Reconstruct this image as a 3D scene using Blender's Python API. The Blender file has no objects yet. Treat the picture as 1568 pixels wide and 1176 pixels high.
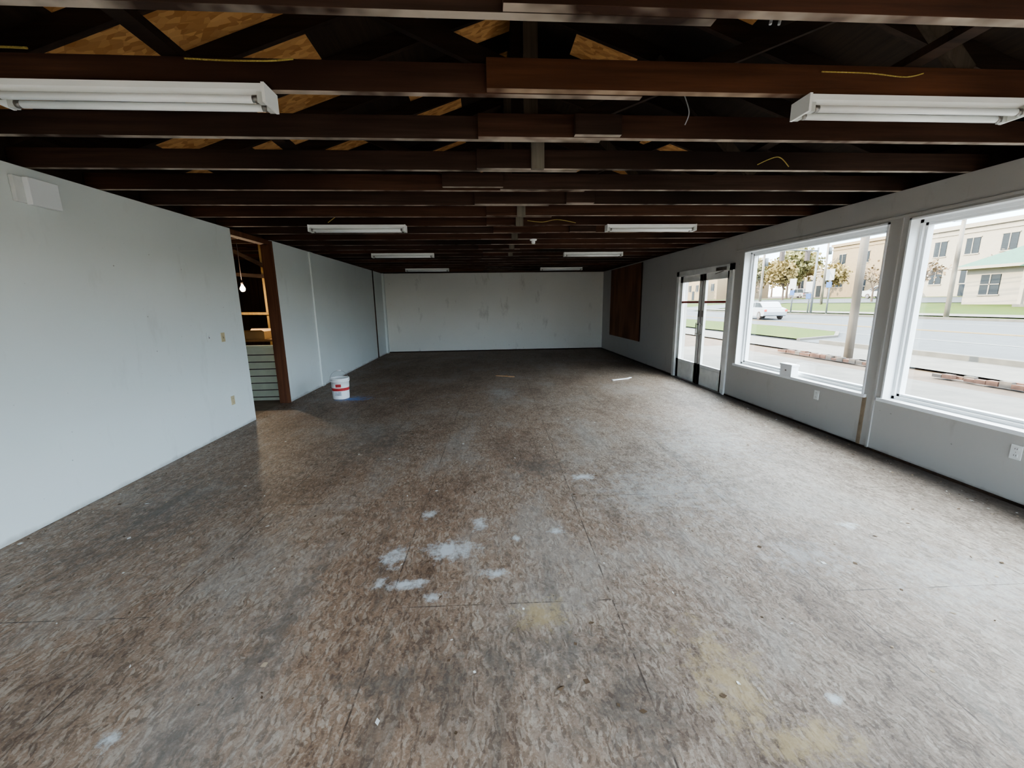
import bpy, math, random
from mathutils import Vector, Matrix, Euler
random.seed(7)
SC=bpy.context.scene
# ------------------------------------------------------------------ helpers
def link(o): SC.collection.objects.link(o); return o
class MB:
    def __init__(s): s.v=[];s.f=[];s.m=[];s.mats=[];s.sm=[]
    def mi(s,m):
        if m not in s.mats: s.mats.append(m)
        return s.mats.index(m)
    def face(s,pts,m,smooth=False):
        b=len(s.v); s.v+= [tuple(p) for p in pts]; s.f.append(tuple(range(b,b+len(pts)))); s.m.append(s.mi(m)); s.sm.append(smooth)
    def box(s,a,b,m,M=None):
        x0,y0,z0=a;x1,y1,z1=b
        x0,x1=min(x0,x1),max(x0,x1);y0,y1=min(y0,y1),max(y0,y1);z0,z1=min(z0,z1),max(z0,z1)
        P=[Vector(p) for p in ((x0,y0,z0),(x1,y0,z0),(x1,y1,z0),(x0,y1,z0),(x0,y0,z1),(x1,y0,z1),(x1,y1,z1),(x0,y1,z1))]
        if M: P=[M@p for p in P]
        b0=len(s.v); s.v+=[tuple(p) for p in P]
        for q in ((0,3,2,1),(4,5,6,7),(0,1,5,4),(1,2,6,5),(2,3,7,6),(3,0,4,7)):
            s.f.append(tuple(b0+i for i in q)); s.m.append(s.mi(m)); s.sm.append(False)
    def beam(s,p0,p1,w,h,m,up=(0,0,1)):
        p0=Vector(p0);p1=Vector(p1);d=(p1-p0);L=d.length;d.normalize()
        up=Vector(up); sd=d.cross(up)
        if sd.length<1e-4: sd=d.cross(Vector((1,0,0)))
        sd.normalize(); u=sd.cross(d).normalized()
        M=Matrix((( d.x,sd.x,u.x,p0.x),(d.y,sd.y,u.y,p0.y),(d.z,sd.z,u.z,p0.z),(0,0,0,1)))
        s.box((0,-w/2,-h/2),(L,w/2,h/2),m,M)
    def cyl(s,p0,p1,r0,r1,m,n=12,caps=True,smooth=True):
        p0=Vector(p0);p1=Vector(p1);d=(p1-p0).normalized()
        a=d.cross(Vector((0,0,1)))
        if a.length<1e-3:a=d.cross(Vector((1,0,0)))
        a.normalize();b=d.cross(a)
        b0=len(s.v)
        for p,r in ((p0,r0),(p1,r1)):
            for i in range(n):
                t=2*math.pi*i/n; s.v.append(tuple(p+a*(r*math.cos(t))+b*(r*math.sin(t))))
        k=s.mi(m)
        for i in range(n):
            j=(i+1)%n; s.f.append((b0+i,b0+j,b0+n+j,b0+n+i)); s.m.append(k); s.sm.append(smooth)
        if caps:
            s.f.append(tuple(b0+i for i in range(n))[::-1]); s.m.append(k); s.sm.append(False)
            s.f.append(tuple(b0+n+i for i in range(n))); s.m.append(k); s.sm.append(False)
    def tube(s,pts,r,m,n=6):
        for a,b in zip(pts[:-1],pts[1:]): s.cyl(a,b,r,r,m,n)
    def lathe(s,c,prof,m,n=28,mf=None):
        b0=len(s.v);c=Vector(c)
        for r,z in prof:
            for i in range(n):
                t=2*math.pi*i/n; s.v.append((c.x+r*math.cos(t),c.y+r*math.sin(t),c.z+z))
        for k in range(len(prof)-1):
            mm=mf[k] if mf else m
            for i in range(n):
                j=(i+1)%n
                s.f.append((b0+k*n+i,b0+k*n+j,b0+(k+1)*n+j,b0+(k+1)*n+i)); s.m.append(s.mi(mm)); s.sm.append(True)
    def prism(s,poly,y0,y1,m,M=None,shrink=None):
        n=len(poly);b0=len(s.v)
        for y in (y0,y1):
            for x,z in poly:
                p=Vector((x,y,z)); p=M@p if M else p; s.v.append(tuple(p))
        k=s.mi(m)
        for i in range(n):
            j=(i+1)%n; s.f.append((b0+i,b0+j,b0+n+j,b0+n+i)); s.m.append(k); s.sm.append(False)
        s.f.append(tuple(range(b0,b0+n))[::-1]); s.m.append(k); s.sm.append(False)
        s.f.append(tuple(range(b0+n,b0+2*n))); s.m.append(k); s.sm.append(False)
    def obj(s,name,bevel=0,recalc=True):
        me=bpy.data.meshes.new(name); me.from_pydata(s.v,[],s.f)
        for m in s.mats: me.materials.append(m)
        me.polygons.foreach_set('material_index',s.m); me.polygons.foreach_set('use_smooth',s.sm)
        if recalc:
            import bmesh
            bm=bmesh.new();bm.from_mesh(me);bmesh.ops.recalc_face_normals(bm,faces=bm.faces);bm.to_mesh(me);bm.free()
        me.update()
        o=bpy.data.objects.new(name,me); link(o)
        if bevel:
            b=o.modifiers.new('bevel','BEVEL');b.width=bevel;b.segments=2;b.limit_method='ANGLE'
        return o
class NT:
    dim='3D'
    def __init__(s,name):
        s.mat=bpy.data.materials.new(name); s.mat.use_nodes=True; s.t=s.mat.node_tree
        s.b=s.t.nodes['Principled BSDF']; s.tc=s.t.nodes.new('ShaderNodeTexCoord')
    def n(s,t,**k):
        o=s.t.nodes.new(t)
        for a,b in k.items(): setattr(o,a,b)
        return o
    def set(s,inp,v):
        if hasattr(v,'is_output') : s.t.links.new(v,inp)
        else: inp.default_value=v
    def obj(s): return s.tc.outputs['Object']
    def mapping(s,scale=(1,1,1),rot=(0,0,0),loc=(0,0,0),vec=None):
        m=s.n('ShaderNodeMapping'); s.set(m.inputs[0],vec or s.obj()); m.inputs['Scale'].default_value=scale;m.inputs['Rotation'].default_value=rot;m.inputs['Location'].default_value=loc
        return m.outputs[0]
    def noise(s,scale,detail=3,rough=.55,vec=None,color=False):
        o=s.n('ShaderNodeTexNoise'); o.noise_dimensions=s.dim; s.set(o.inputs['Vector'],vec or s.obj()); o.inputs['Scale'].default_value=scale;o.inputs['Detail'].default_value=detail;o.inputs['Roughness'].default_value=rough
        return o.outputs['Color'] if color else o.outputs['Fac']
    def ramp(s,fac,a,b):
        m=s.n('ShaderNodeMapRange'); s.set(m.inputs[0],fac)
        m.inputs[1].default_value=min(a,b);m.inputs[2].default_value=max(a,b)
        if a>b: m.inputs[3].default_value=1;m.inputs[4].default_value=0
        return m.outputs[0]
    def mix(s,fac,a,b,mode='MIX'):
        m=s.n('ShaderNodeMix',data_type='RGBA',blend_type=mode); s.set(m.inputs[0],fac)
        s.set(m.inputs[6],a if hasattr(a,'is_output') else (*a[:3],1)); s.set(m.inputs[7],b if hasattr(b,'is_output') else (*b[:3],1))
        return m.outputs[2]
    def math(s,op,a,b=0,clamp=False):
        m=s.n('ShaderNodeMath',operation=op,use_clamp=clamp); s.set(m.inputs[0],a); s.set(m.inputs[1],b)
        return m.outputs[0]
    def bump(s,h,st=.3,d=.01):
        b=s.n('ShaderNodeBump'); s.set(b.inputs['Height'],h); b.inputs['Strength'].default_value=st;b.inputs['Distance'].default_value=d
        s.t.links.new(b.outputs[0],s.b.inputs['Normal'])
    def out(s,col,rough=.6,spec=.3,metal=0):
        s.set(s.b.inputs['Base Color'],col if hasattr(col,'is_output') else (*col[:3],1)); s.set(s.b.inputs['Roughness'],rough)
        s.b.inputs['Specular IOR Level'].default_value=spec; s.b.inputs['Metallic'].default_value=metal
        return s.mat
def simple(name,c,rough=.6,var=.12,scale=6,spec=.3,metal=0,bump=0):
    t=NT(name); f=t.noise(scale,3)
    col=t.mix(t.ramp(f,.25,.75),[x*(1-var) for x in c],[min(1,x*(1+var)) for x in c])
    return t.out(col,rough,spec,metal)
def woodmat(name,c0,c1,axis='x',dusty=None,rough=.75,spec=.2):
    t=NT(name); sc={'x':(1.2,26,26),'y':(26,1.2,26),'z':(26,26,1.2)}[axis]
    g=t.noise(1,4,.6,t.mapping(sc))
    l2=t.noise(.55,2,.5,t.mapping((1,3,1),loc=(3,5,1)))
    col=t.mix(t.ramp(g,.3,.72),c0,c1)
    col=t.mix(t.ramp(l2,.45,.7),col,[x*.45 for x in c0])
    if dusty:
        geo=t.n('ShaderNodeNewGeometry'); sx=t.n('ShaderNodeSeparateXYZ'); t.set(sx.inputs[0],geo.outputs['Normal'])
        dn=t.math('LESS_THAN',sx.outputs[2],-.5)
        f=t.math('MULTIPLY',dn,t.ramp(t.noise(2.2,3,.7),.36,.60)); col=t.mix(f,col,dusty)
    return t.out(col,rough,spec)
def glassmat(name,tint=(.95,.98,.98),refl=.04):
    m=bpy.data.materials.new(name);m.use_nodes=True;t=m.node_tree;t.nodes.clear()
    o=t.nodes.new('ShaderNodeOutputMaterial');mx=t.nodes.new('ShaderNodeMixShader');a=t.nodes.new('ShaderNodeBsdfTransparent');g=t.nodes.new('ShaderNodeBsdfGlossy')
    a.inputs[0].default_value=(*tint,1);g.inputs['Roughness'].default_value=.02;mx.inputs[0].default_value=refl
    t.links.new(a.outputs[0],mx.inputs[1]);t.links.new(g.outputs[0],mx.inputs[2]);t.links.new(mx.outputs[0],o.inputs[0]);return m
def emis(name,c,s):
    m=bpy.data.materials.new(name);m.use_nodes=True;b=m.node_tree.nodes['Principled BSDF']
    b.inputs['Base Color'].default_value=(*c,1);b.inputs['Emission Color'].default_value=(*c,1);b.inputs['Emission Strength'].default_value=s;return m

# ------------------------------------------------------------------ dimensions
XL,XR,H,D,YR=-3.344,4.107,2.632,14.169,-2.6
TW=.13; JH=.135
# ------------------------------------------------------------------ materials
def wallmat(name,c,grime=.25,seedloc=0,base=.3):
    t=NT(name); l=t.noise(.5,3,.55,t.mapping(loc=(seedloc,0,0)))
    col=t.mix(t.ramp(l,.35,.7),c,[x*.94 for x in c])
    s=t.noise(3.2,4,.7,t.mapping((1,1,.35),loc=(seedloc,2,0))); col=t.mix(t.math('MULTIPLY',t.ramp(s,.60,.74),grime),col,(.33,.30,.26))
    sp=t.noise(26,1,.5); col=t.mix(t.math('MULTIPLY',t.ramp(sp,.78,.82),.6),col,(.25,.22,.19))
    sx=t.n('ShaderNodeSeparateXYZ'); t.set(sx.inputs[0],t.obj())
    zz=t.math('ADD',sx.outputs[2],t.math('MULTIPLY',s,-.09))
    low=t.ramp(zz,.0,-.035); col=t.mix(t.math('MULTIPLY',low,base),col,(.20,.16,.13))
    return t.out(col,.5,.3)
M_wl=wallmat('paint_left',(.80,.835,.81),.12,base=.4)
M_wb=wallmat('paint_back',(.79,.765,.70),.38,seedloc=4,base=.7)
M_wr=wallmat('paint_right_shaded',(.50,.485,.46),.4,seedloc=9,base=.7)  # white wall paint, darkened so its backlit shade is in the colour
M_white=simple('white_trim',(.90,.92,.93),.35,.03,3)
M_framew=simple('frame_white',(.80,.81,.79),.45,.12,5)
M_dirty=simple('stain_brown',(.27,.21,.15),.8,.3,9)
M_jamb=woodmat('jamb_brown',(.11,.045,.025),(.19,.085,.045),'z')
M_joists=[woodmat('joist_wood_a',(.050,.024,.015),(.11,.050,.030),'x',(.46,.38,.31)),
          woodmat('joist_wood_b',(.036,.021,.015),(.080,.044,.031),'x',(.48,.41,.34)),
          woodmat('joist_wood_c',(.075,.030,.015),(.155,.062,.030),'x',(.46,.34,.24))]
M_raft=woodmat('rafter_wood',(.030,.019,.014),(.07,.043,.03),'x')
M_post=woodmat('post_wood',(.08,.06,.042),(.15,.115,.085),'z')
M_block=woodmat('block_wood',(.15,.13,.10),(.26,.23,.18),'z')
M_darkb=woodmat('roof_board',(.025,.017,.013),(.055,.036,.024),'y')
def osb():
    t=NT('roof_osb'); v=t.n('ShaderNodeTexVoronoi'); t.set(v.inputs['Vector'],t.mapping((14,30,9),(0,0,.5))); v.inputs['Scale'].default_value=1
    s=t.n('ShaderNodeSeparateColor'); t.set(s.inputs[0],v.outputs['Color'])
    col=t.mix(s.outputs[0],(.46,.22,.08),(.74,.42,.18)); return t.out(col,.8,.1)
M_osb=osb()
def floormat():
    t=NT('subfloor'); t.dim='2D'
    big=t.noise(.45,3,.6,t.mapping(loc=(1.3,.4,0)))
    sx=t.n('ShaderNodeSeparateXYZ'); t.set(sx.inputs[0],t.obj()); X,Y=sx.outputs[0],sx.outputs[1]
    brown=(.275,.182,.125); gray=(.285,.235,.195)
    gx=t.math('ADD',t.math('MULTIPLY',X,.13),t.math('MULTIPLY',big,1.0))
    col=t.mix(t.ramp(gx,.2,1.0),brown,gray)
    warp=t.n('ShaderNodeVectorMath',operation='MULTIPLY_ADD'); t.set(warp.inputs[0],t.noise(9,1,.5,color=True)); warp.inputs[1].default_value=(.06,.06,0); t.set(warp.inputs[2],t.obj())
    fl=[]
    for sc,r,k in (((84,30,1),1.0,0),((76,28,1),-.9,1),((95,38,1),.05,2)):
        v=t.n('ShaderNodeTexVoronoi'); v.voronoi_dimensions='2D'; t.set(v.inputs['Vector'],t.mapping(sc,(0,0,r),vec=warp.outputs[0])); v.inputs['Scale'].default_value=1
        s=t.n('ShaderNodeSeparateColor'); t.set(s.inputs[0],v.outputs['Color']); fl.append(s.outputs[k])
    hi=t.math('MAXIMUM',t.math('MAXIMUM',fl[0],fl[1]),fl[2]); lo=t.math('MINIMUM',t.math('MINIMUM',fl[0],fl[1]),fl[2])
    mid=t.noise(7,5,.78)
    col=t.mix(t.math('MULTIPLY',t.ramp(lo,.18,.04),.55),col,(.085,.06,.045))
    hm=t.math('ADD',hi,t.math('MULTIPLY',t.math('SUBTRACT',mid,.5),.35))
    col=t.mix(t.math('MULTIPLY',t.ramp(hm,.84,1.0),.45),col,(.50,.43,.36))
    col=t.mix(t.math('MULTIPLY',t.ramp(mid,.48,.34),.45),col,t.mix(1.0,col,(.50,.44,.40),'MULTIPLY'))
    fine=t.noise(85,3,.7); col=t.mix(t.math('MULTIPLY',t.ramp(fine,.55,.70),.35),col,(.50,.45,.40)); col=t.mix(t.math('MULTIPLY',t.ramp(fine,.44,.30),.45),col,(.08,.06,.05))
    z1=t.noise(1.3,5,.70,t.mapping((1,.6,1),loc=(7,2,0))); col=t.mix(t.math('MULTIPLY',t.ramp(z1,.51,.68),.32),col,(.40,.385,.365)); 
    col=t.mix(t.math('MULTIPLY',t.ramp(z1,.47,.35),.50),col,t.mix(1.0,col,(.52,.48,.46),'MULTIPLY'))
    st=t.noise(1.0,4,.7,t.mapping((3.2,.55,1),(0,0,.25),(4,1,0))); col=t.mix(t.math('MULTIPLY',t.ramp(st,.60,.72),.38),col,(.10,.09,.08))
    W=(.58,.61,.63)
    rag=t.noise(11,5,.80)
    def group(P,c,col,k=1.0,am=5.0):
        m=None
        for x,y,rx,ry,st in P:
            a=t.n('ShaderNodeVectorMath',operation='MULTIPLY_ADD'); t.set(a.inputs[0],t.obj()); a.inputs[1].default_value=(1/rx,1/ry,0); a.inputs[2].default_value=(-x/rx,-y/ry,0)
            l=t.n('ShaderNodeVectorMath',operation='LENGTH'); t.set(l.inputs[0],a.outputs[0])
            d=t.math('ADD',l.outputs['Value'],1-st)
            m=d if m is None else t.math('MINIMUM',m,d)
        m=t.math('ADD',m,t.math('MULTIPLY',t.math('SUBTRACT',rag,.5),am))
        return t.mix(t.math('MULTIPLY',t.ramp(m,1.6,.25),k),col,c)
    col=group([(-1.35,4.7,.4,.6,.7),(.5,3.8,.25,.2,.8),(.55,1.3,.16,.25,.7),(-1.08,1.85,.07,.55,.9),(-1.2,1.2,.10,.35,.8),(-.42,1.5,.3,.08,.6),(.2,1.6,.5,.2,.5),(1.1,.95,.5,.12,.6),(-2.6,3.2,.4,.7,.6)],(.11,.10,.09),col,.55,6)
    col=group([(.27,1.85,.11,.08,.9),(1.0,1.42,.11,.20,.9),(1.15,1.15,.17,.08,.8)],(.44,.335,.18),col,.6,6)
    col=group([(.3,7.25,.25,.40,.8),(2.9,1.9,.5,.3,.6),(1.5,3.2,.6,.5,.5),(2.6,4.3,.6,.6,.5),(2.0,2.2,.3,.2,.5)],(.44,.44,.44),col,.45)
    col=group([(-.27,2.46,.11,.08,1),(-.62,2.42,.055,.08,.9),(-.50,2.14,.09,.035,.9),(-.66,2.16,.035,.04,.8),(-.47,2.95,.045,.05,.9),(-.08,2.78,.045,.07,.8),(.47,2.62,.05,.04,.7),
       (.02,2.2,.06,.03,.9),(-.33,2.02,.05,.03,.7),(.88,3.52,.07,.05,1),(1.38,1.29,.022,.02,1),(2.57,2.51,.045,.04,1),(-1.45,1.35,.03,.035,.8),(.18,2.55,.02,.03,.9)],W,col,.85)
    col=group([(-2.32,7.12,.20,.13,1)],(.16,.28,.60),col)
    br=t.n('ShaderNodeTexBrick'); t.set(br.inputs['Vector'],t.mapping((1,1,1),(0,0,math.pi/2+.03),(0.72,.62,0),vec=None))
    br.inputs['Scale'].default_value=1;br.inputs['Mortar Size'].default_value=.0042;br.inputs['Brick Width'].default_value=2.44;br.inputs['Row Height'].default_value=1.22;br.inputs['Mortar Smooth'].default_value=.3
    seam=t.math('MULTIPLY',br.outputs['Fac'],t.ramp(mid,.40,.58)); col=t.mix(t.math('MULTIPLY',seam,.8),col,(.045,.034,.028))
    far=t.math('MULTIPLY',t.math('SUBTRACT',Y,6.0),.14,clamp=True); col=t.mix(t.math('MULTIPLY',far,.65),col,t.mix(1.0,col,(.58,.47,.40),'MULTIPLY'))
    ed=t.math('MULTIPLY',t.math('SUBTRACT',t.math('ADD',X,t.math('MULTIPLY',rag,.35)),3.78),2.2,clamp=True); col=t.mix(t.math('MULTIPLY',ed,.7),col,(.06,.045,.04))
    t.bump(hi,.35,.004)
    return t.out(col,.55,.28)
M_floor=floormat()

# ------------------------------------------------------------------ room shell
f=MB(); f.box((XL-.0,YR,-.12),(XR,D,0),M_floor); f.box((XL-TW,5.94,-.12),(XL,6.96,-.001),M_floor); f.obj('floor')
w=MB(); w.box((XL-TW,YR,0),(XL,5.93,H),M_wl); w.obj('wall_left',.004)
w=MB(); w.box((XL-TW,6.98,0),(XL,D,H),M_wl); w.box((XL,8.38,0),(XL+.025,8.52,H-.003),M_wl); w.box((XL,14.0,0),(XL+.06,D,H-.003),M_wl); w.obj('wall_left_far')
t=MB(); t.box((XL-TW-.02,6.945,0),(XL+.004,6.98,H-.01),M_jamb); t.box((XL-TW-.01,5.93,2.56),(XL-.02,6.95,H),M_jamb); t.box((XL,6.975,0),(XL+.012,7.0,H-.01),M_jamb); t.obj('trim_1')
w=MB(); w.box((XL-TW,D,0),(XR+.2,D+.15,H),M_wb); w.obj('wall_back')
t=MB(); t.box((XL+.07,D-.012,0),(XR,D,.035),M_raft); t.obj('foot_strip_back')  # thin dark strip drawn for the dark gap at the wall foot
def wall_open_x(mb,x0,x1,y0,y1,z0,z1,ops,m):
    ops=sorted(ops); y=y0
    for a,b,c,d in ops:
        mb.box((x0,y,z0),(x1,a,z1),m)
        if c>z0: mb.box((x0,a,z0),(x1,b,c),m)
        if d<z1: mb.box((x0,a,d),(x1,b,z1),m)
        y=b
    mb.box((x0,y,z0),(x1,y1,z1),m)
WT=.20
W1=(4.07,6.40,.57,2.35); W2=(1.35,3.87,.57,2.35); W3=(-1.9,1.15,.57,2.35); DR=(6.70,8.55,0,2.13)
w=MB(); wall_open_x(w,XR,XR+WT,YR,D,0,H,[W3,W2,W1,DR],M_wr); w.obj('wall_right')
w=MB()
for a,b in ((XL,-3.1),(-.05,.15),(3.8,XR)): w.box((a,YR-.15,0),(b,YR,H),M_wr)
for a,b in ((-3.1,-.05),(.15,3.8)): w.box((a,YR-.15,0),(b,YR,.4),M_wr); w.box((a,YR-.15,2.5),(b,YR,H),M_wr)
w.obj('wall_rear')  # openings behind the camera made large to admit fill daylight
M_glass=glassmat('window_glass')
def window(name,op,trim=True):
    y0,y1,z0,z1=op; m=MB(); xo=XR+WT
    m.box((XR-.012,y0,z0),(xo,y0+.018,z1),M_white); m.box((XR-.012,y1-.018,z0),(xo,y1,z1),M_white)
    m.box((XR-.012,y0,z1-.018),(xo,y1,z1),M_white); m.box((XR-.03,y0-.03,z0-.022),(xo,y1+.03,z0+.012),M_white)
    for xa,xb,fw in ((XR+.11,XR+.17,.055),(XR+.085,XR+.115,.03)):
        a,b,c,d=y0+.018,y1-.018,z0+.012,z1-.018
        m.box((xa,a,c),(xb,a+fw,d),M_white);m.box((xa,b-fw,c),(xb,b,d),M_white);m.box((xa,a,c),(xb,b,c+fw),M_white);m.box((xa,a,d-fw),(xb,b,d),M_white)
    m.box((XR+.138,y0+.06,z0+.06),(XR+.143,y1-.06,z1-.06),M_glass)
    return m.obj(name)
window('window_1',W1);window('window_2',W2);window('window_3',W3)
m=MB()
for a,b in ((-3.1,-.05),(.15,3.8)):
    for x0,x1,z0,z1 in ((a,a+.05,.4,2.5),(b-.05,b,.4,2.5),(a,b,.4,.45),(a,b,2.45,2.5)): m.box((x0,YR-.12,z0),(x1,YR-.05,z1),M_white)
    m.box((a+.05,YR-.09,.45),(b-.05,YR-.085,2.45),M_glass)
m.obj('rear_fill_window')  # unseen glazing behind the camera, added to bring in fill light
t=MB(); t.box((XR-.012,YR,2.37),(XR,6.62,2.395),M_wr); t.obj('trim_2',.003)
t=MB(); t.box((XR-.006,4.03,0.0),(XR,4.075,.55),M_dirty); t.box((XR-.014,3.93,.02),(XR,3.955,2.37),M_wr); t.obj('trim_3')
t=MB(); t.box((XR-.012,YR,0),(XR,6.62,.022),M_raft); t.box((XR-.012,8.63,0),(XR,D,.022),M_raft); t.obj('foot_strip_right')  # thin dark strip along the foot of the right wall
M_board=woodmat('brown_board',(.20,.09,.05),(.29,.14,.075),'z')
b=MB(); b.box((XR-.022,10.62,.56),(XR,13.2,2.60),M_board)
for y in (10.62,13.17): b.box((XR-.03,y,.56),(XR,y+.03,2.60),M_jamb)
b.obj('window_5_board')
# double door
M_red=simple('red_paint',(.42,.06,.04),.5,.15,8); M_metal=simple('dull_metal',(.30,.28,.26),.4,.2,12,metal=.8)
M_dark=simple('dark_gasket_gap_shade',(.06,.045,.04),.6,.2,8)
d=MB(); y0,y1,_,z1=DR
for a,b in ((y0-.07,y0+.03),(y1-.03,y1+.07)): d.box((XR-.03,a,0),(XR+.12,b,z1+.07),M_framew)
d.box((XR-.03,y0-.07,z1-.03),(XR+.12,y1+.07,z1+.07),M_framew)
mid=(y0+y1)/2
for i,(a,b) in enumerate(((y0+.035,mid-.012),(mid+.012,y1-.035))):
    xa,xb=XR+.01,XR+.055; st=.10
    d.box((xa,a,.012),(xb,a+st,z1-.035),M_framew); d.box((xa,b-st,.012),(xb,b,z1-.035),M_framew)
    d.box((xa,a,.012),(xb,b,.40),M_framew); d.box((xa,a,z1-.035-.12),(xb,b,z1-.035),M_framew)
    d.box((xa-.008,a+st+.05,.08),(xa,b-st-.05,.34),M_framew)
    d.box((xa+.02,a+st,.40),(xa+.026,b-st,z1-.15),M_glass)
    d.box((xa+.0,a+st,1.56),(xb,b-st,1.60),M_red)
    yh=b-.05 if i==0 else a+.05
    for z in (.98,1.16): d.cyl((xa,yh,z),(xa-.045,yh,z),.008,.008,M_metal,8)
    d.cyl((xa-.045,yh,.95),(xa-.045,yh,1.19),.009,.009,M_metal,8)
    d.box((xa-.004,yh-.025,1.3),(xa,yh+.025,1.42),M_metal)
d.box((XR+.012,mid-.014,.012),(XR+.06,mid+.014,z1-.035),M_dark)
d.box((XR-.045,y0+.12,z1-.02),(XR-.03,y0+.42,z1+.035),M_metal); d.beam((XR-.03,y0+.2,z1-.03),(XR+.0,y0+.5,z1-.06),.02,.01,M_metal)
d.box((XR-.05,y0-.02,0),(XR+.2,y1+.02,.012),M_metal)
d.obj('door_1')
# ------------------------------------------------------------------ ceiling structure
j=MB(); jY=[]
k=-7
while True:
    Yb=1.74+.589*k
    if Yb>D-.05: break
    jY.append(Yb); k+=1
for i,Yb in enumerate(jY):
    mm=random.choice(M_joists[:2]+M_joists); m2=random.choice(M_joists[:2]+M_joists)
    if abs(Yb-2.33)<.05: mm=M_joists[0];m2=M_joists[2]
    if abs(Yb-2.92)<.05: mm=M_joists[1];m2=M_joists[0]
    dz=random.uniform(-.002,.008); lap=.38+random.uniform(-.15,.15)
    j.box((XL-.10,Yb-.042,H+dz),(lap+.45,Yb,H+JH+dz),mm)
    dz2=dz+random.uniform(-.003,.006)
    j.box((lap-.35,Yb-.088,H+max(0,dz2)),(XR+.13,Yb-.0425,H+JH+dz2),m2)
for tY,x in ((3.507,.44),(5.274,.47),(5.863,.50),(7.04,.52),(8.22,.55),(9.4,.6)):
    Yb=min(jY,key=lambda v:abs(v-tY)); j.box((x-.05,Yb-.13,H-.012),(x+.05,Yb-.0885,H+.20),M_block)
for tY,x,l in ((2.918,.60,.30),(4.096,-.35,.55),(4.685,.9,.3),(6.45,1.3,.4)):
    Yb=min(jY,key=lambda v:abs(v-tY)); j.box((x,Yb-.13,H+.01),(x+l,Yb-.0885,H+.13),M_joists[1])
j.obj('ceiling_joists',.002)
RX,RZ=.34,4.15; EX0,EX1,EZ=XL-.25,XR+.42,2.765
r=MB()
def roofz(x):
    return EZ+(RZ-EZ)*(x-EX0)/(RX-EX0) if x<RX else EZ+(RZ-EZ)*(EX1-x)/(EX1-RX)
ys=[YR-.3]+[y+.02 for y in jY if y>YR-.1]+[D+.3]
for a,b in zip(ys[:-1],ys[1:]):
    for sgn in (0,1):
        e=EX0 if sgn==0 else EX1
        seg=7
        for s in range(seg):
            x0=e+(RX-e)*s/seg; x1=e+(RX-e)*(s+1)/seg
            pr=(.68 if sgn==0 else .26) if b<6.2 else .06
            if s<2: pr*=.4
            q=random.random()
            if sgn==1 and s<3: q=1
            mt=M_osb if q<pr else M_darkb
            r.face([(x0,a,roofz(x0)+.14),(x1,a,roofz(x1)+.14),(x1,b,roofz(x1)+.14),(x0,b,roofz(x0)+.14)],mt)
for X0 in (EX0,EX1): r.box((X0-.02,YR-.3,EZ-.12),(X0+.02,D+.3,EZ+.16),M_darkb)
for e in (EX0,EX1):
    r.face([(e,YR-.35,EZ+.19),(RX,YR-.35,RZ+.19),(RX,D+.35,RZ+.19),(e,D+.35,EZ+.19)],M_darkb)
for yy in (YR-.1,D+.05):
    r.prism([(XL-.2,H),(XR+.25,H),(EX1,EZ+.15),(RX,RZ+.15),(EX0,EZ+.15)],yy,yy+.03,M_darkb)
r.box((XL-.20,YR,H),(XL-.115,D+.05,EZ+.16),M_darkb); r.box((XR+.14,YR,H),(XR+.2,D+.05,EZ+.16),M_darkb)
r.box((XR+.2,YR-.3,H),(EX1,D+.3,H+.02),M_framew)
r.obj('ceiling',recalc=False)
rf=MB()
for i,Yb in enumerate(jY):
    y=Yb+.02
    rf.beam((EX0,y,EZ+.07),(RX,y,RZ+.07),.042,.14,M_raft); rf.beam((EX1,y,EZ+.07),(RX,y,RZ+.07),.042,.14,M_raft)
    if i%2==1:
        rf.box((RX-.05,y-.02,H+.14),(RX+.04,y+.02,RZ+.02),M_post if i%4==1 else M_raft)
    if i%4==0:
        rf.beam((RX-.1,y+.04,H+.12),(-1.55,y+.04,roofz(-1.55)),.04,.09,M_raft)
    if i%3==0: rf.beam((RX+.2,y+.04,H+.12),(2.4,y+.04,roofz(2.4)),.04,.09,M_raft)
    if i%3==2: rf.beam((2.6,y-.06,H+.14),(1.6,y-.06,roofz(1.6)),.04,.09,M_post)
rf.box((RX-.02,YR,RZ-.05),(RX+.02,D,RZ+.13),M_raft)
rf.box((-1.5,YR,H+JH+.01),(-1.41,D,H+JH+.05),M_raft); rf.box((2.2,YR,H+JH+.01),(2.29,D,H+JH+.05),M_raft)
rf.obj('roof_rafters')
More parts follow.
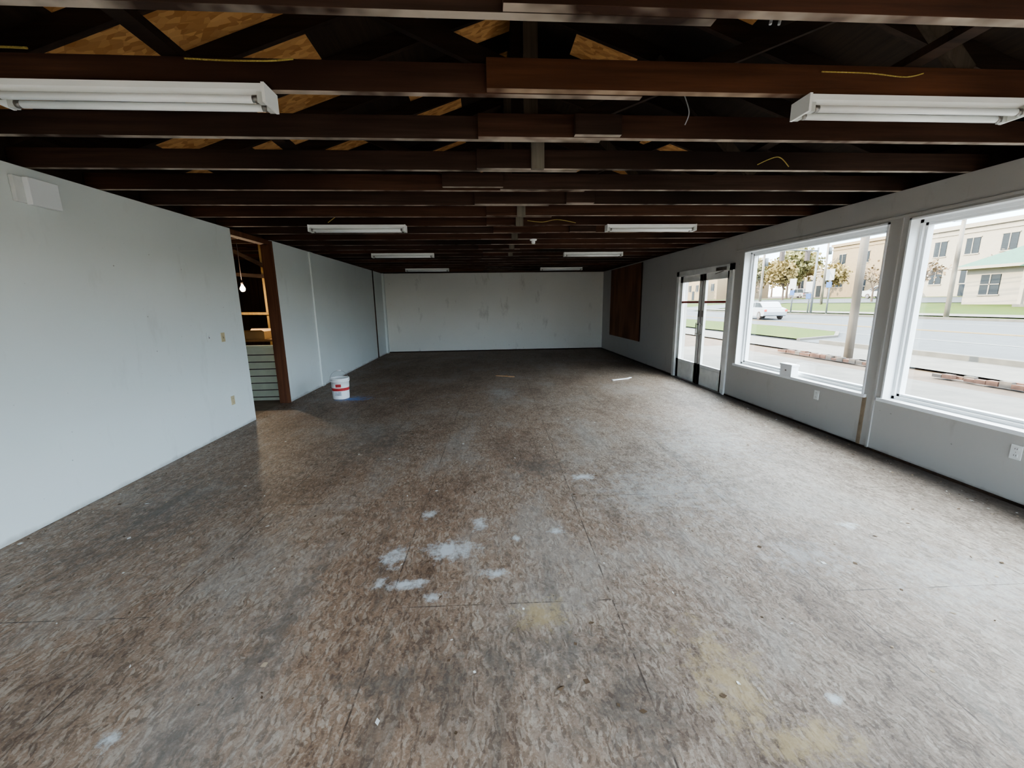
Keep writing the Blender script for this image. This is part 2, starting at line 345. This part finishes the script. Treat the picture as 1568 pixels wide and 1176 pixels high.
# ------------------------------------------------------------------ fluorescent fixtures
M_fix=simple('fixture_enamel',(.90,.90,.86),.4,.04,4); M_tube=simple('fluorescent_tube',(.94,.95,.92),.25,.02,3,spec=.5); M_sock=simple('socket_plastic',(.60,.61,.57),.5,.1,20)
def fixture(cx,cy,L=1.22):
    m=MB(); zt=H-.001
    def px(poly,x0,x1,mt):
        R=Matrix(((0,1,0,0),(1,0,0,0),(0,0,1,0),(0,0,0,1)))
        m.prism([(cy+a,b) for a,b in poly],x0,x1,mt,R)
    px([(-.052,zt),(-.052,zt-.026),(-.028,zt-.046),(.028,zt-.046),(.052,zt-.026),(.052,zt)],cx-L/2,cx+L/2,M_fix)
    for s in (-1,1):
        xe=cx+s*L/2
        m.box((xe-s*.004,cy-.066,zt-.084),(xe+s*.010,cy+.066,zt),M_fix)
        for yy in (-.044,.044):
            m.box((xe-s*.03,cy+yy-.016,zt-.084),(xe-s*.004,cy+yy+.016,zt-.04),M_sock)
    for yy in (-.044,.044):
        m.cyl((cx-L/2+.03,cy+yy,zt-.066),(cx+L/2-.03,cy+yy,zt-.066),.017,.017,M_tube,14)
        for s in (-1,1): m.cyl((cx+s*(L/2-.03),cy+yy,zt-.066),(cx+s*(L/2-.055),cy+yy,zt-.066),.0176,.0176,M_metal,14)
    for s in (-.3,.3): m.cyl((cx+s,cy,zt-.047),(cx+s,cy,zt-.053),.008,.008,M_metal,8)
    m.obj('fluorescent_light_fixture')
for y in (2.27,5.74,8.75,12.35):
    for x in (-1.62,2.30): fixture(x,y)
m=MB(); m.lathe((.83,6.97,H),[(.0,-.075),(.025,-.07),(.032,-.045),(.025,-.03),(.055,-.022),(.06,0),(0,0)],M_tube); m.obj('ceiling_lampholder')
M_yel=simple('yellow_cable',(.48,.37,.11),.5,.1,6); M_grc=simple('grey_cable',(.45,.47,.48),.5,.1,6)
c=MB()
def wire(pts,r,m,n=14):
    P=[Vector(p) for p in pts]; P=[P[0]]+P+[P[-1]]; out=[]
    for i in range(1,len(P)-2):
        for k in range(n):
            t=k/n; a,b,c_,d=P[i-1],P[i],P[i+1],P[i+2]
            out.append(.5*((2*b)+(c_-a)*t+(2*a-5*b+4*c_-d)*t*t+(3*b-a-3*c_+d)*t**3))
    out.append(P[-2]); c.tube(out,r,m)
wire([(-1.38,2.275,2.755),(-1.2,2.27,2.748),(-1.0,2.27,2.75),(-.88,2.27,2.76)],.004,M_yel)
wire([(1.75,2.235,2.74),(2.0,2.23,2.735),(2.2,2.23,2.722),(2.3,2.23,2.74)],.003,M_yel)
wire([(-2.25,2.1,2.66),(-2.28,2.2,2.72),(-2.2,2.25,2.77),(-2.05,2.26,2.775)],.005,M_yel)
wire([(.6,5.70,2.68),(.8,5.69,2.66),(1.0,5.69,2.69),(1.25,5.69,2.65)],.004,M_yel)
wire([(2.2,3.38,2.66),(2.35,3.36,2.71),(2.45,3.36,2.64)],.0035,M_yel)
for dx in (0,.04): wire([(1.36+dx,2.0,3.3),(1.33+dx*1.4,2.0,3.05),(1.30+dx,2.0,2.80)],.006,M_grc)
wire([(1.2,2.60,2.80),(1.24,2.60,2.70),(1.22,2.6,2.63)],.003,M_grc)
wire([(-1.95,5.6,2.64),(-1.9,5.66,2.70),(-1.85,5.7,2.75)],.005,M_yel)
c.obj('ceiling_cables')
# ------------------------------------------------------------------ small wall items
M_ivory=simple('ivory_plate',(.58,.49,.31),.4,.06,10)
def plate(name,x,y,z,s,mat,out=True,kind='outlet',wd=.07,ht=.115):
    m=MB(); m.box((x,y-wd/2,z-ht/2),(x+s*.006,y+wd/2,z+ht/2),mat)
    if kind=='outlet':
        for dz in (-.026,.026):
            m.box((x+s*.006,y-.016,z+dz-.014),(x+s*.009,y+.016,z+dz+.014),mat)
            for dy in (-.007,.007): m.box((x+s*.009,y+dy-.0015,z+dz-.005),(x+s*.0095,y+dy+.0015,z+dz+.007),M_dark)
    elif kind=='switch':
        m.box((x+s*.006,y-.006,z-.014),(x+s*.008,y+.006,z+.014),M_dark); m.box((x+s*.006,y-.004,z-.002),(x+s*.018,y+.004,z+.012),mat)
    m.cyl((x+s*.006,y,z),(x+s*.0075,y,z),.003,.003,M_metal,8)
    m.obj(name,.0015)
plate('light_switch',XL,5.45,1.23,1,M_ivory,kind='switch'); plate('light_switch',XL,5.18,1.25,1,M_wl,kind='switch')
plate('wall_outlet',XL,5.46,.40,1,M_ivory); plate('wall_outlet',XR,2.74,.41,-1,M_framew); plate('wall_outlet',XR,4.69,.43,-1,M_framew)
m=MB(); m.box((XL,3.34,2.37),(XL+.03,3.50,2.55),M_framew); m.box((XL+.03,3.40,2.36),(XL+.07,3.62,2.55),M_white); m.obj('wall_junction_box',.004)
m=MB(); m.box((XR-.028,5.12,.583),(XR+.07,5.33,.72),M_white); m.box((XR-.034,5.11,.72),(XR+.076,5.34,.745),M_white)
m.box((XR-.031,5.21,.65),(XR-.028,5.235,.67),M_metal); m.obj('metal_box',.003)
# ------------------------------------------------------------------ bucket
M_buck=simple('bucket_plastic',(.86,.87,.86),.35,.03,4); M_lab=simple('label_red',(.55,.06,.06),.45,.1,30); M_wire=simple('wire_steel',(.5,.5,.5),.35,.1,9,metal=.9); M_labw=simple('label_grey',(.5,.52,.55),.45,.3,30)
m=MB(); bc=(-2.57,7.22,0)
prof=[(0,.0),(.132,.0),(.136,.01),(.139,.05),(.1405,.12),(.143,.15),(.1445,.20),(.147,.22),(.148,.30),(.156,.302),(.156,.318),(.149,.320),(.150,.345),(.158,.347),(.158,.368),(.150,.370),(.146,.365),(.134,.02),(0,.015)]
mf=[M_buck]*(len(prof)-1); mf[5]=M_lab; mf[7]=M_buck
m.lathe(bc,prof,M_buck,36,mf)
m.box((bc[0]-.055,bc[1]-.150,.07),(bc[0]+.055,bc[1]-.137,.14),M_labw)
m.box((bc[0]-.03,bc[1]-.155,.22),(bc[0]+.06,bc[1]-.142,.27),M_lab)
pts=[(bc[0]+.158*math.cos(a),bc[1]-.02,.34+.155*math.sin(a)) for a in [math.pi*i/16 for i in range(17)]]; m.tube(pts,.003,M_wire)
for s in (-1,1): m.cyl((bc[0]+s*.15,bc[1]-.02,.34),(bc[0]+s*.172,bc[1]-.02,.34),.014,.012,M_buck,10)
m.cyl((bc[0]-.04,bc[1]-.02,.495),(bc[0]+.04,bc[1]-.02,.495),.011,.011,M_buck,10)
m.obj('paint_bucket')
M_stick=woodmat('stick_wood',(.36,.20,.11),(.50,.32,.19),'x')
m=MB(); m.beam((.22,9.05,.012),(.62,8.85,.012),.035,.022,M_stick); m.beam((.45,8.99,.03),(.5,8.86,.012),.02,.01,M_stick); m.obj('wood_scrap')
m=MB(); m.beam((2.62,8.17,.01),(3.02,8.32,.01),.05,.016,M_white); m.beam((2.98,8.31,.01),(3.10,8.42,.012),.045,.014,M_white); m.obj('trim_offcut')
M_chip=[simple('chip_white',(.66,.66,.64),.8,.1),simple('chip_brown',(.12,.08,.05),.9,.2),simple('chip_tan',(.42,.33,.24),.9,.2)]
m=MB()
for i in range(1700):
    y=random.uniform(.6,13); x=random.uniform(XL+.05,XR-.05)
    if random.random()<.3: x=XR-abs(random.gauss(0,.25))-.03
    if random.random()<.12: x=XL+abs(random.gauss(0,.12))+.03
    if random.random()<.06: y=D-abs(random.gauss(0,.2))-.03
    if not(XL+.03<x<XR-.03): continue
    s=random.choice((.005,.006,.008,.010,.016)); a=random.uniform(0,6.28); mt=random.choice((M_chip[0],M_chip[1],M_chip[1],M_chip[2]))
    e=random.uniform(.25,1)
    P=[(x+s*math.cos(a+t)*(1 if q%2 else e),y+s*math.sin(a+t)*(1 if q%2 else e),.0015+(.004 if q==1 else 0)*random.random()) for q,t in enumerate((0,1.5,3.0,4.6))]
    m.face(P,mt); m.face([(p[0],p[1],.0005) for p in P],mt)
for x,y,s in ((.28,1.42,.018),(-1.05,2.72,.02),(3.05,1.6,.02),(1.95,1.05,.02),(2.1,1.0,.018),(-2.2,3.3,.015)):
    m.face([(x-s,y,.001),(x,y-s*.5,.001),(x+s*.9,y+.2*s,.012),(x+s*.1,y+s*.6,.006)],M_chip[1])
m.obj('floor_debris',recalc=False)
# ------------------------------------------------------------------ adjoining back room
M_back=woodmat('backroom_boards',(.05,.03,.02),(.10,.06,.038),'z'); M_bfl=simple('backroom_floor',(.22,.18,.14),.8,.25,4); M_yw=woodmat('yellow_pine',(.24,.15,.06),(.36,.24,.10),'z')
m=MB(); m.box((-8.5,3.0,-.12),(XL-TW,13,-.002),M_bfl); m.obj('floor_backroom')
m=MB(); m.box((-8.6,12.9,0),(XL-TW,13,3.1),M_back)
for i in range(20): m.box((-8.5+i*.26,12.88,0),(-8.5+i*.26+.245,12.9,3.0),M_back)
m.box((-8.6,3,0),(-8.5,13,3.1),M_back); m.box((-8.6,2.9,0),(XL-TW,3.0,3.1),M_back); m.obj('wall_backroom')
m=MB(); m.box((-8.6,2.9,3.1),(XL-TW-.06,13,3.15),M_darkb)
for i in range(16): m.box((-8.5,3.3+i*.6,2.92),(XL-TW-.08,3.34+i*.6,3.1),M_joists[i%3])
m.obj('ceiling_backroom')
m=MB()
m.box((-4.42,8.7,0),(-4.37,8.75,2.9),M_yw); m.box((-5.4,8.7,0),(-5.35,8.75,2.9),M_yw)
m.beam((-6.3,8.68,1.50),(-3.7,8.68,1.46),.03,.05,M_yw); m.beam((-6.3,8.67,2.35),(-3.7,8.67,2.15),.04,.07,M_raft); m.beam((-3.6,8.67,2.0),(-4.9,8.67,2.7),.04,.07,M_raft)
m.obj('stud_framing')
M_shel=simple('shelf_wood',(.33,.2,.10),.7,.2,6)
m=MB(); m.box((-5.4,7.75,.98),(-3.62,8.15,1.02),M_shel)
for x in (-5.35,-3.67): 
    for y in (7.78,8.10): m.box((x,y,0),(x+.04,y+.04,.98),M_shel)
m.obj('work_table')
M_card=simple('cardboard',(.40,.27,.14),.8,.1,5)
m=MB(); m.box((-4.45,7.8,1.021),(-4.05,8.08,1.16),M_card); m.face([(-4.45,7.8,1.16),(-4.05,7.8,1.16),(-4.05,7.72,1.19),(-4.45,7.72,1.19)],M_card); m.face([(-4.45,8.08,1.16),(-4.05,8.08,1.16),(-4.05,8.14,1.2),(-4.45,8.14,1.2)],M_card); m.obj('cardboard_box')
M_lou=simple('shutter_paint',(.74,.79,.64),.55,.10,5)
m=MB(); yb=7.20; pz=.96
for x in (-4.72,-3.60): m.box((x,yb,.0),(x+.05,yb+.035,pz),M_lou)
m.box((-4.72,yb,0),(-3.55,yb+.035,.05),M_lou); m.box((-4.72,yb,pz-.05),(-3.55,yb+.035,pz),M_lou); m.box((-4.67,yb+.03,.05),(-3.60,yb+.034,pz-.05),M_dark)  # dark sheet behind the slats paints in the shade of the gaps
ns=7
for i in range(ns): 
    z=.05+i*(pz-.10)/ns; hgt=(pz-.10)/ns
    m.prism([(yb+.026,z+.018),(yb+.004,z+.018),(yb+.018,z+hgt),(yb+.026,z+hgt)],-4.67,-3.60,M_lou,Matrix(((0,1,0,0),(1,0,0,0),(0,0,1,0),(0,0,0,1))))
m.obj('louvered_panel')
m=MB(); m.cyl((-4.43,8.0,2.9),(-4.43,8.0,2.06),.004,.004,M_dark,6); m.cyl((-4.43,8.0,2.06),(-4.43,8.0,2.01),.02,.02,M_dark,10)
M_bulb=emis('bulb_glow',(1,.78,.48),40)
m.lathe((-4.43,8.0,2.01),[(.014,0),(.022,-.02),(.042,-.06),(.045,-.085),(.030,-.115),(0,-.125)],M_bulb,16); m.obj('hanging_light_bulb')
L=bpy.data.lights.new('bulb_lamp','POINT'); L.energy=75; L.color=(1,.80,.55); L.shadow_soft_size=.04
o=link(bpy.data.objects.new('bulb_lamp',L)); o.location=(-4.43,7.9,1.85)

# ------------------------------------------------------------------ exterior
def gz(x):
    P=[(4,-.2),(14,-.2),(31,.15),(40,.8),(60,1.9),(130,3.2),(400,6)]
    if x<=4: return -.2
    for (a,b),(c_,d) in zip(P[:-1],P[1:]):
        if x<=c_: return b+(d-b)*(x-a)/(c_-a)
    return 6
def strip(mb,x0,x1,y0,y1,m,dz=0.0,n=8):
    for i in range(n):
        a=x0+(x1-x0)*i/n;b=x0+(x1-x0)*(i+1)/n
        mb.face([(a,y0,gz(a)+dz),(b,y0,gz(b)+dz),(b,y1,gz(b)+dz),(a,y1,gz(a)+dz)],m)
E_=.33
def sc(c,k=E_): return tuple(x*k for x in c)
def grass(name,a,b):
    t=NT(name); col=t.mix(t.ramp(t.noise(.5,4,.7),.35,.65),a,b); col=t.mix(t.ramp(t.noise(14,2,.6),.4,.6),col,[x*.7 for x in a]); return t.out(col,.9,.1)
M_grass=grass('grass',sc((.12,.20,.03)),sc((.23,.25,.06))); M_dirt=simple('dirt_gravel',sc((.24,.17,.12)),.95,.35,3)
M_asph=simple('asphalt',sc((.13,.14,.15)),.8,.2,2.5); M_conc=simple('concrete',sc((.27,.25,.22)),.85,.25,2.2); M_pyel=simple('road_yellow',sc((.60,.36,.04)),.7,.2,8); M_pwh=simple('road_white',sc((.6,.6,.58)),.7,.15,8)
g=MB(); g.face([(-80,-80,-.3),(4,-80,-.3),(4,160,-.3),(-80,160,-.3)],M_dirt)
for a,b in ((4,14),(14,31),(31,40),(40,60),(60,130),(130,400)): strip(g,a,b,-150,400,M_grass if a in (31,40,130) else M_dirt,-.06,3)
g.obj('ground',recalc=False)
g=MB(); strip(g,14,31,-150,300,M_asph,-.01,4); strip(g,18.4,18.5,-60,300,M_pwh,.0,1)
for x in (22.3,22.65): strip(g,x,x+.14,-150,300,M_pyel,.0,1)
strip(g,27.6,27.7,-60,300,M_pwh,.0,1)
strip(g,46,56,-150,300,M_asph,-.01,2); strip(g,31,46,60,72,M_asph,.0,4)
g.obj('street',recalc=False)
g=MB(); strip(g,4.3,9.6,-20,16,M_conc,.0,3); strip(g,11.3,13.8,-60,200,M_conc,.0,2); strip(g,33,34.5,-150,200,M_conc,.02,2); g.box((13.8,-60,-.3),(14.0,16,-.05),M_conc); g.box((31,-150,-.1),(31.2,58,.30),M_conc)
g.obj('sidewalk',recalc=False)
g=MB()
pts=[(14.1,17.5),(16.5,18.2),(18.2,20),(18.8,24),(19,40),(19,90),(14.1,90)]
g.face([(x,y,gz(x)+.06) for x,y in pts],M_grass)
for (a,b),(c_,d) in zip(pts[:-1],pts[1:]): g.beam((a,b,gz(a)),(c_,d,gz(c_)),.16,.16,M_conc)
g.obj('lawn',recalc=False)
M_brk=simple('brick_red',sc((.24,.13,.095)),.85,.4,6); M_cobb=simple('paver_grey',sc((.22,.19,.17)),.85,.4,6); g=MB(); random.seed(3)
for y0,y1 in ((10.4,13.8),(6.9,8.6)):
    for row in range(2):
        y=y0+row*.1
        while y<y1:
            l=.21; 
            if random.random()<.88: g.box((10.5+row*.12+random.uniform(-.02,.02),y,-.22),(10.61+row*.12,y+l-.012,-.13+random.uniform(-.03,.04)),random.choice((M_brk,M_cobb,M_brk)))
            y+=l
g.obj('brick_kerb')
M_pole=woodmat('pole_wood',sc((.52,.45,.38)),sc((.72,.64,.55)),'z'); M_ceram=simple('insulator',sc((.35,.36,.38)),.3,.1)
def pole(x,y,h=10,r=.15,arm=True,name='utility_pole'):
    z=gz(x)-.1; m=MB(); m.cyl((x,y,z),(x,y,z+h),r,r*.7,M_pole,14)
    tops=[]
    if arm:
        for k,zz in enumerate((h-.6,h-1.6)):
            m.beam((x-1.2,y,z+zz),(x+1.2,y,z+zz),.1,.12,M_pole)
            for s in (-1.1,-.5,.5,1.1):
                m.cyl((x+s,y,z+zz+.06),(x+s,y,z+zz+.22),.03,.045,M_ceram,8); tops.append(Vector((x+s,y,z+zz+.22)))
        m.cyl((x+r+.18,y,z+h-3.2),(x+r+.18,y,z+h-2.3),.2,.2,M_ceram,14)
    m.obj(name); return tops
T=[]
pole(10.95,11.55,9,.115,False)
for x,y,h in ((15,33,8.5),(32.5,27,10),(32.5,47,8.5),(44,51.5,9.5),(32.5,70,11)): T.append(pole(x,y,h,.15))
m=MB(); order=[1,2,4]
for a,b in zip(order[:-1],order[1:]):
    for p,q in zip(T[a],T[b]):
        pts=[p.lerp(q,i/10)-Vector((0,0,.6*4*(i/10)*(1-i/10))) for i in range(11)]; m.tube(pts,.03,M_dark,4)
for z in (6.2,7.2,8.1):
    pts=[Vector((15,33,z)).lerp(Vector((32.5,70,z)),i/8)-Vector((0,0,.8*4*(i/8)*(1-i/8))) for i in range(9)]; m.tube(pts,.025,M_dark,4)
    pts=[Vector((10.95,11.55,z-1.2)).lerp(Vector((32.5,27,z+.5)),i/8)-Vector((0,0,.5*4*(i/8)*(1-i/8))) for i in range(9)]; m.tube(pts,.016,M_dark,4)
m.obj('power_lines')
M_sign=simple('sign_white',sc((.8,.82,.82)),.5,.05); M_grn=simple('sign_blue',(.03,.07,.18),.5,.05)
m=MB()
for x,y,zs in ((31.8,36.5,3.6),(31.8,41.0,3.0),(32.0,39,2.6)):
    z=gz(x); m.cyl((x,y,z),(x,y,z+zs+.5),.07,.06,M_ceram,8); m.box((x-.05,y-.45,z+zs-.5),(x-.1,y+.45,z+zs+.5),M_sign); m.box((x-.06,y-.3,z+zs-1.15),(x-.1,y+.3,z+zs-.65),M_grn)
m.obj('street_sign')
m=MB(); x,y=31.5,38; z=gz(x); m.cyl((x,y,z),(x,y,z+6.2),.11,.08,M_ceram,10); m.cyl((x,y,z+5.9),(x-7,y,z+6.1),.07,.04,M_ceram,8)
for dx in (-6,-3.5,-1): m.box((x+dx-.15,y-.15,z+5.0),(x+dx+.15,y+.15,z+5.9),M_dark)
m.obj('traffic_light')
M_beige=simple('stucco_beige',sc((.62,.47,.30)),.85,.08,2); M_stw=simple('stucco_white',sc((.74,.64,.52)),.85,.06,2); M_groof=simple('green_shingle',sc((.12,.29,.20)),.8,.2,6); M_win=simple('dark_window',(.02,.024,.028),.4,.1,3,spec=.2); M_rfd=simple('roof_dark',(.06,.055,.05),.8,.1)
def bldg(name,x,y0,y1,h,dep,mat,rows,cols,par=.5):
    m=MB(); z=gz(x)-.5; m.box((x,y0,z),(x+dep,y1,z+h),mat); m.box((x-.25,y0-.25,z+h),(x+dep,y1+.25,z+h+par),mat); m.box((x-.1,y0-.1,z+h-.6),(x,y1+.1,z+h-.35),mat)
    for r_ in range(rows):
        for c_ in range(cols):
            yc=y0+(y1-y0)*(c_+.5)/cols; zc=z+1.2+(h-1.6)*(r_+.5)/rows; hw=min(.7,(y1-y0)/cols*.3); hh=min(.9,(h-1.6)/rows*.33)
            m.box((x-.06,yc-hw,zc-hh),(x,yc+hw,zc+hh),M_win); m.box((x-.10,yc-hw-.1,zc-hh-.12),(x,yc+hw+.1,zc-hh),M_stw); m.box((x-.1,yc-.04,zc-hh),(x,yc+.04,zc+hh),M_stw); m.box((x-.10,yc-hw-.1,zc+hh),(x,yc+hw+.1,zc+hh+.12),M_stw)
    m.box((x-.08,(y0+y1)/2-.6,z+.5),(x,(y0+y1)/2+.6,z+2.9),M_win)
    return m.obj(name)
bldg('office_building',66,62,76,9.6,14,M_beige,2,3)
bldg('office_building',58,41.5,52,8.4,12,M_stw,2,3)
bldg('shop_building',75,82,96,6,14,M_stw,1,4)
bldg('shop_building',60,104,128,6.5,14,M_beige,1,6)
m=MB(); x0,x1,y0,y1=44,54,18.5,35.5; z=gz(44)-.3
m.box((x0,y0,z),(x1,y1,z+3.5),M_stw)
hx=(x0+x1)/2
E=[(x0-.8,y0-.8),(x1+.8,y0-.8),(x1+.8,y1+.8),(x0-.8,y1+.8)]; ez=z+3.45; rz=z+6.6; ra=Vector((hx,y0+4.2,rz)); rb=Vector((hx,y1-4.2,rz)); E=[Vector((a,b,ez)) for a,b in E]
m.face([E[0],E[1],ra],M_groof); m.face([E[1],E[2],rb,ra],M_groof); m.face([E[2],E[3],rb],M_groof); m.face([E[3],E[0],ra,rb],M_groof); m.face(E[::-1],M_stw)
for a,b in zip(E,E[1:]+E[:1]): m.beam(a,b,.12,.25,M_stw)
for yc in (20.5,23.6,30,33.6):
    m.box((x0-.06,yc-.7,z+1.1),(x0,yc+.7,z+2.8),M_win); m.box((x0-.1,yc-.8,z+1.0),(x0,yc+.8,z+1.1),M_stw); m.box((x0-.1,yc-.04,z+1.1),(x0,yc+.04,z+2.8),M_stw); m.box((x0-.1,yc-.7,z+1.93),(x0,yc+.7,z+2.0),M_stw)
m.box((x0-.08,26.5,z+.3),(x0,27.6,z+2.7),M_rfd)
m.prism([(-3.0,0),(3.0,0),(0,1.7)],x0-2.6,x0+1.5,M_groof,Matrix(((0,1,0,0),(1,0,0,27),(0,0,1,z+3.2),(0,0,0,1))))
m.prism([(-2.5,0.05),(2.5,0.05),(0,1.4)],x0-2.64,x0-2.6,M_stw,Matrix(((0,1,0,0),(1,0,0,27),(0,0,1,z+3.2),(0,0,0,1))))
for yc in (24.4,29.6): m.box((x0-2.5,yc-.12,z),(x0-2.25,yc+.12,z+3.2),M_stw)
m.box((x0-2.6,24.1,z-.3),(x0,29.9,z+.3),M_conc)
m.obj('house',recalc=True)
def car(name,x,y,ang,col,kind='sedan'):
    mp=simple('car_paint_'+str(int(x)),sc(col),.3,.03,3,spec=.6); m=MB(); z=gz(x)+.0
    M=Matrix.Translation((x,y,z))@Matrix.Rotation(ang,4,'Z')
    hh=1.45 if kind=='sedan' else 1.75
    body=[(-2.25,.35),(-2.28,.62),(-2.15,.88),(-1.55,.98),(1.0,.98),(1.95,.88),(2.25,.70),(2.28,.40),(2.1,.28),(-2.1,.28)]
    m.prism(body,-.88,.88,mp,M)
    cab=[(-1.75,.97),(-1.25,hh-.05),(-.9,hh),(.25,hh),(.5,hh-.05),(1.25,.97)] if kind=='sedan' else [(-2.15,.97),(-1.95,hh-.05),(-1.7,hh),(.3,hh),(.6,hh-.07),(1.3,.97)]
    m.prism(cab,-.74,.74,mp,M)
    win=[(a*.93+(-.01),.99+(b-.97)*.82) for a,b in cab]
    m.prism(win,-.755,.755,M_win,M)
    m.box((-.34,-.765,.97),(-.26,.765,hh-.02),mp,M)
    m.prism([(1.28,.99),(1.24,1.0),(.56,hh-.1),(.62,hh-.1)],-.65,.65,M_win,M)
    for xc in (-1.42,1.42):
        for s in (-1,1):
            a=M@Vector((xc,s*.70,.33));b=M@Vector((xc,s*.90,.33)); m.cyl(a,b,.33,.33,M_dark,18); c_=M@Vector((xc,s*.91,.33)); m.cyl(b,c_,.2,.18,M_ceram,12)
    for s in (-1,1): m.box((2.2,s*.8-.15,.62),(2.29,s*.8+.05,.76),M_sign,M); m.box((-2.3,s*.8-.12,.66),(-2.22,s*.8+.05,.82),M_red,M)
    m.obj(name,.03)
car('car',24.2,34.6,math.radians(80),(.75,.80,.88),'sedan')
car('car',60,59.5,math.radians(100),(.85,.85,.85)); car('car',55,54,math.radians(92),(.9,.9,.9),'suv'); car('car',62,78,math.radians(85),(.6,.6,.62),'suv'); car('car',28.6,66,math.radians(-90),(.5,.5,.52))
def treemesh(name,seed,h,leafc,nl=10,lsz=.22,spread=1.0):
    R=random.Random(seed); m=MB(); tips=[]
    def br(p,d,l,r,dep):
        q=p+d*l; m.cyl(p,q,r,r*.65,bark,6,False)
        if dep==0: tips.append(q); return
        if dep<=3: tips.append(q)
        for k in range(3 if dep>1 else 4):
            nd=(d+Vector((R.uniform(-1,1),R.uniform(-1,1),R.uniform(-.25,.7)))*.75*spread).normalized()
            br(q,nd,l*R.uniform(.6,.8),r*.6,dep-1)
    br(Vector((0,0,-.2)),Vector((0,0,1)),h*.22,h*.02,4)
    for t_ in tips:
        for k in range(nl):
            c_=t_+Vector((R.gauss(0,.7),R.gauss(0,.7),R.gauss(0,.7)))*h*.1
            a=Vector((R.uniform(-1,1),R.uniform(-1,1),R.uniform(-1,1))).normalized()*lsz*h*.09; b=a.cross(Vector((R.uniform(-1,1),R.uniform(-1,1),R.uniform(-1,1)))).normalized()*lsz*h*.07
            m.face([c_-a,c_-b,c_+a,c_+b],leafc)
    me=m.obj(name,recalc=False); d_=me.data; bpy.data.objects.remove(me); return d_
bark=simple('bark',sc((.28,.20,.15)),.9,.2,5)
lf=[simple('leaf_gold',sc((.56,.42,.17)),.8,.3,1.5),simple('leaf_olive',sc((.46,.42,.18)),.8,.3,1.5),simple('leaf_rust',sc((.42,.28,.16)),.8,.3,1.5)]
tm=[treemesh('tree',1,9,lf[0],12,.36),treemesh('tree',2,9,lf[1],14,.38),treemesh('tree',5,8,lf[2],1,.3,1.1)]
for i,(x,y,k,s) in enumerate(((60,79,1,1.35),(54,72,0,1.1),(68,86,1,1.5),(60,69,0,.9),(64,83,0,1.4),(58,89,1,1.2),(70,101,0,1.5),(84,103,1,1.6),(64,99,2,1.1),(95,100,1,1.5),(49,44,2,.85),(48,48.5,2,.8),(52,39,2,.8),(96,66,1,1.4),(85,45,1,1.4),(56,136,0,1.5),(50,110,1,1.3),(42,95,1,1.0),(90,125,0,1.6),(78,138,1,1.6),(38,58,2,.7),(62,56,0,.8),(74,34.5,1,1.2),(94,88,0,1.5),(96,78,1,1.5))):
    o=link(bpy.data.objects.new('tree',tm[k])); o.location=(x,y,gz(x)); o.scale=(s,s,s); o.rotation_euler=(0,0,i*1.3)
# ------------------------------------------------------------------ world + sun
w=bpy.data.worlds.new('sky'); SC.world=w; w.use_nodes=True; nt=w.node_tree; bg=nt.nodes['Background']
tc=nt.nodes.new('ShaderNodeTexCoord'); sx=nt.nodes.new('ShaderNodeSeparateXYZ'); rp=nt.nodes.new('ShaderNodeValToRGB'); nt.links.new(tc.outputs['Generated'],sx.inputs[0]); nt.links.new(sx.outputs[2],rp.inputs[0]); nt.links.new(rp.outputs[0],bg.inputs[0])
e=rp.color_ramp.elements; e[0].position=0;e[0].color=(.44,.41,.38,1);e[1].position=.60;e[1].color=(.93,.97,1,1)
x_=e.new(.10); x_.color=(.32,.40,.50,1); x_=e.new(.26); x_.color=(.62,.71,.83,1)
bg.inputs[1].default_value=18.5
S=bpy.data.lights.new('sun','SUN'); S.energy=18; S.color=(1,.83,.58); S.angle=math.radians(.6)
so=link(bpy.data.objects.new('sun',S)); so.rotation_euler=Vector((1,-.35,-.52)).to_track_quat('-Z','Y').to_euler(); so.location=(-20,10,20)
try: SC.view_settings.view_transform='AgX'; SC.view_settings.look='AgX - Medium High Contrast'
except Exception: pass
# ------------------------------------------------------------------ camera
th,ps,ro=.195,.064,-.014
F=Vector((math.sin(ps)*math.cos(th),math.cos(ps)*math.cos(th),-math.sin(th))); R=Vector((math.cos(ps),-math.sin(ps),0)); U=R.cross(F)
R2=R*math.cos(ro)+U*math.sin(ro); U2=U*math.cos(ro)-R*math.sin(ro)
cd=bpy.data.cameras.new('camera'); cd.sensor_fit='HORIZONTAL'; cd.sensor_width=36; cd.lens=36*622.952/1568; cd.clip_start=.02; cd.clip_end=1000
co=link(bpy.data.objects.new('camera',cd)); co.matrix_world=Matrix(((R2.x,U2.x,-F.x,0),(R2.y,U2.y,-F.y,0),(R2.z,U2.z,-F.z,1.6),(0,0,0,1)))
SC.camera=co
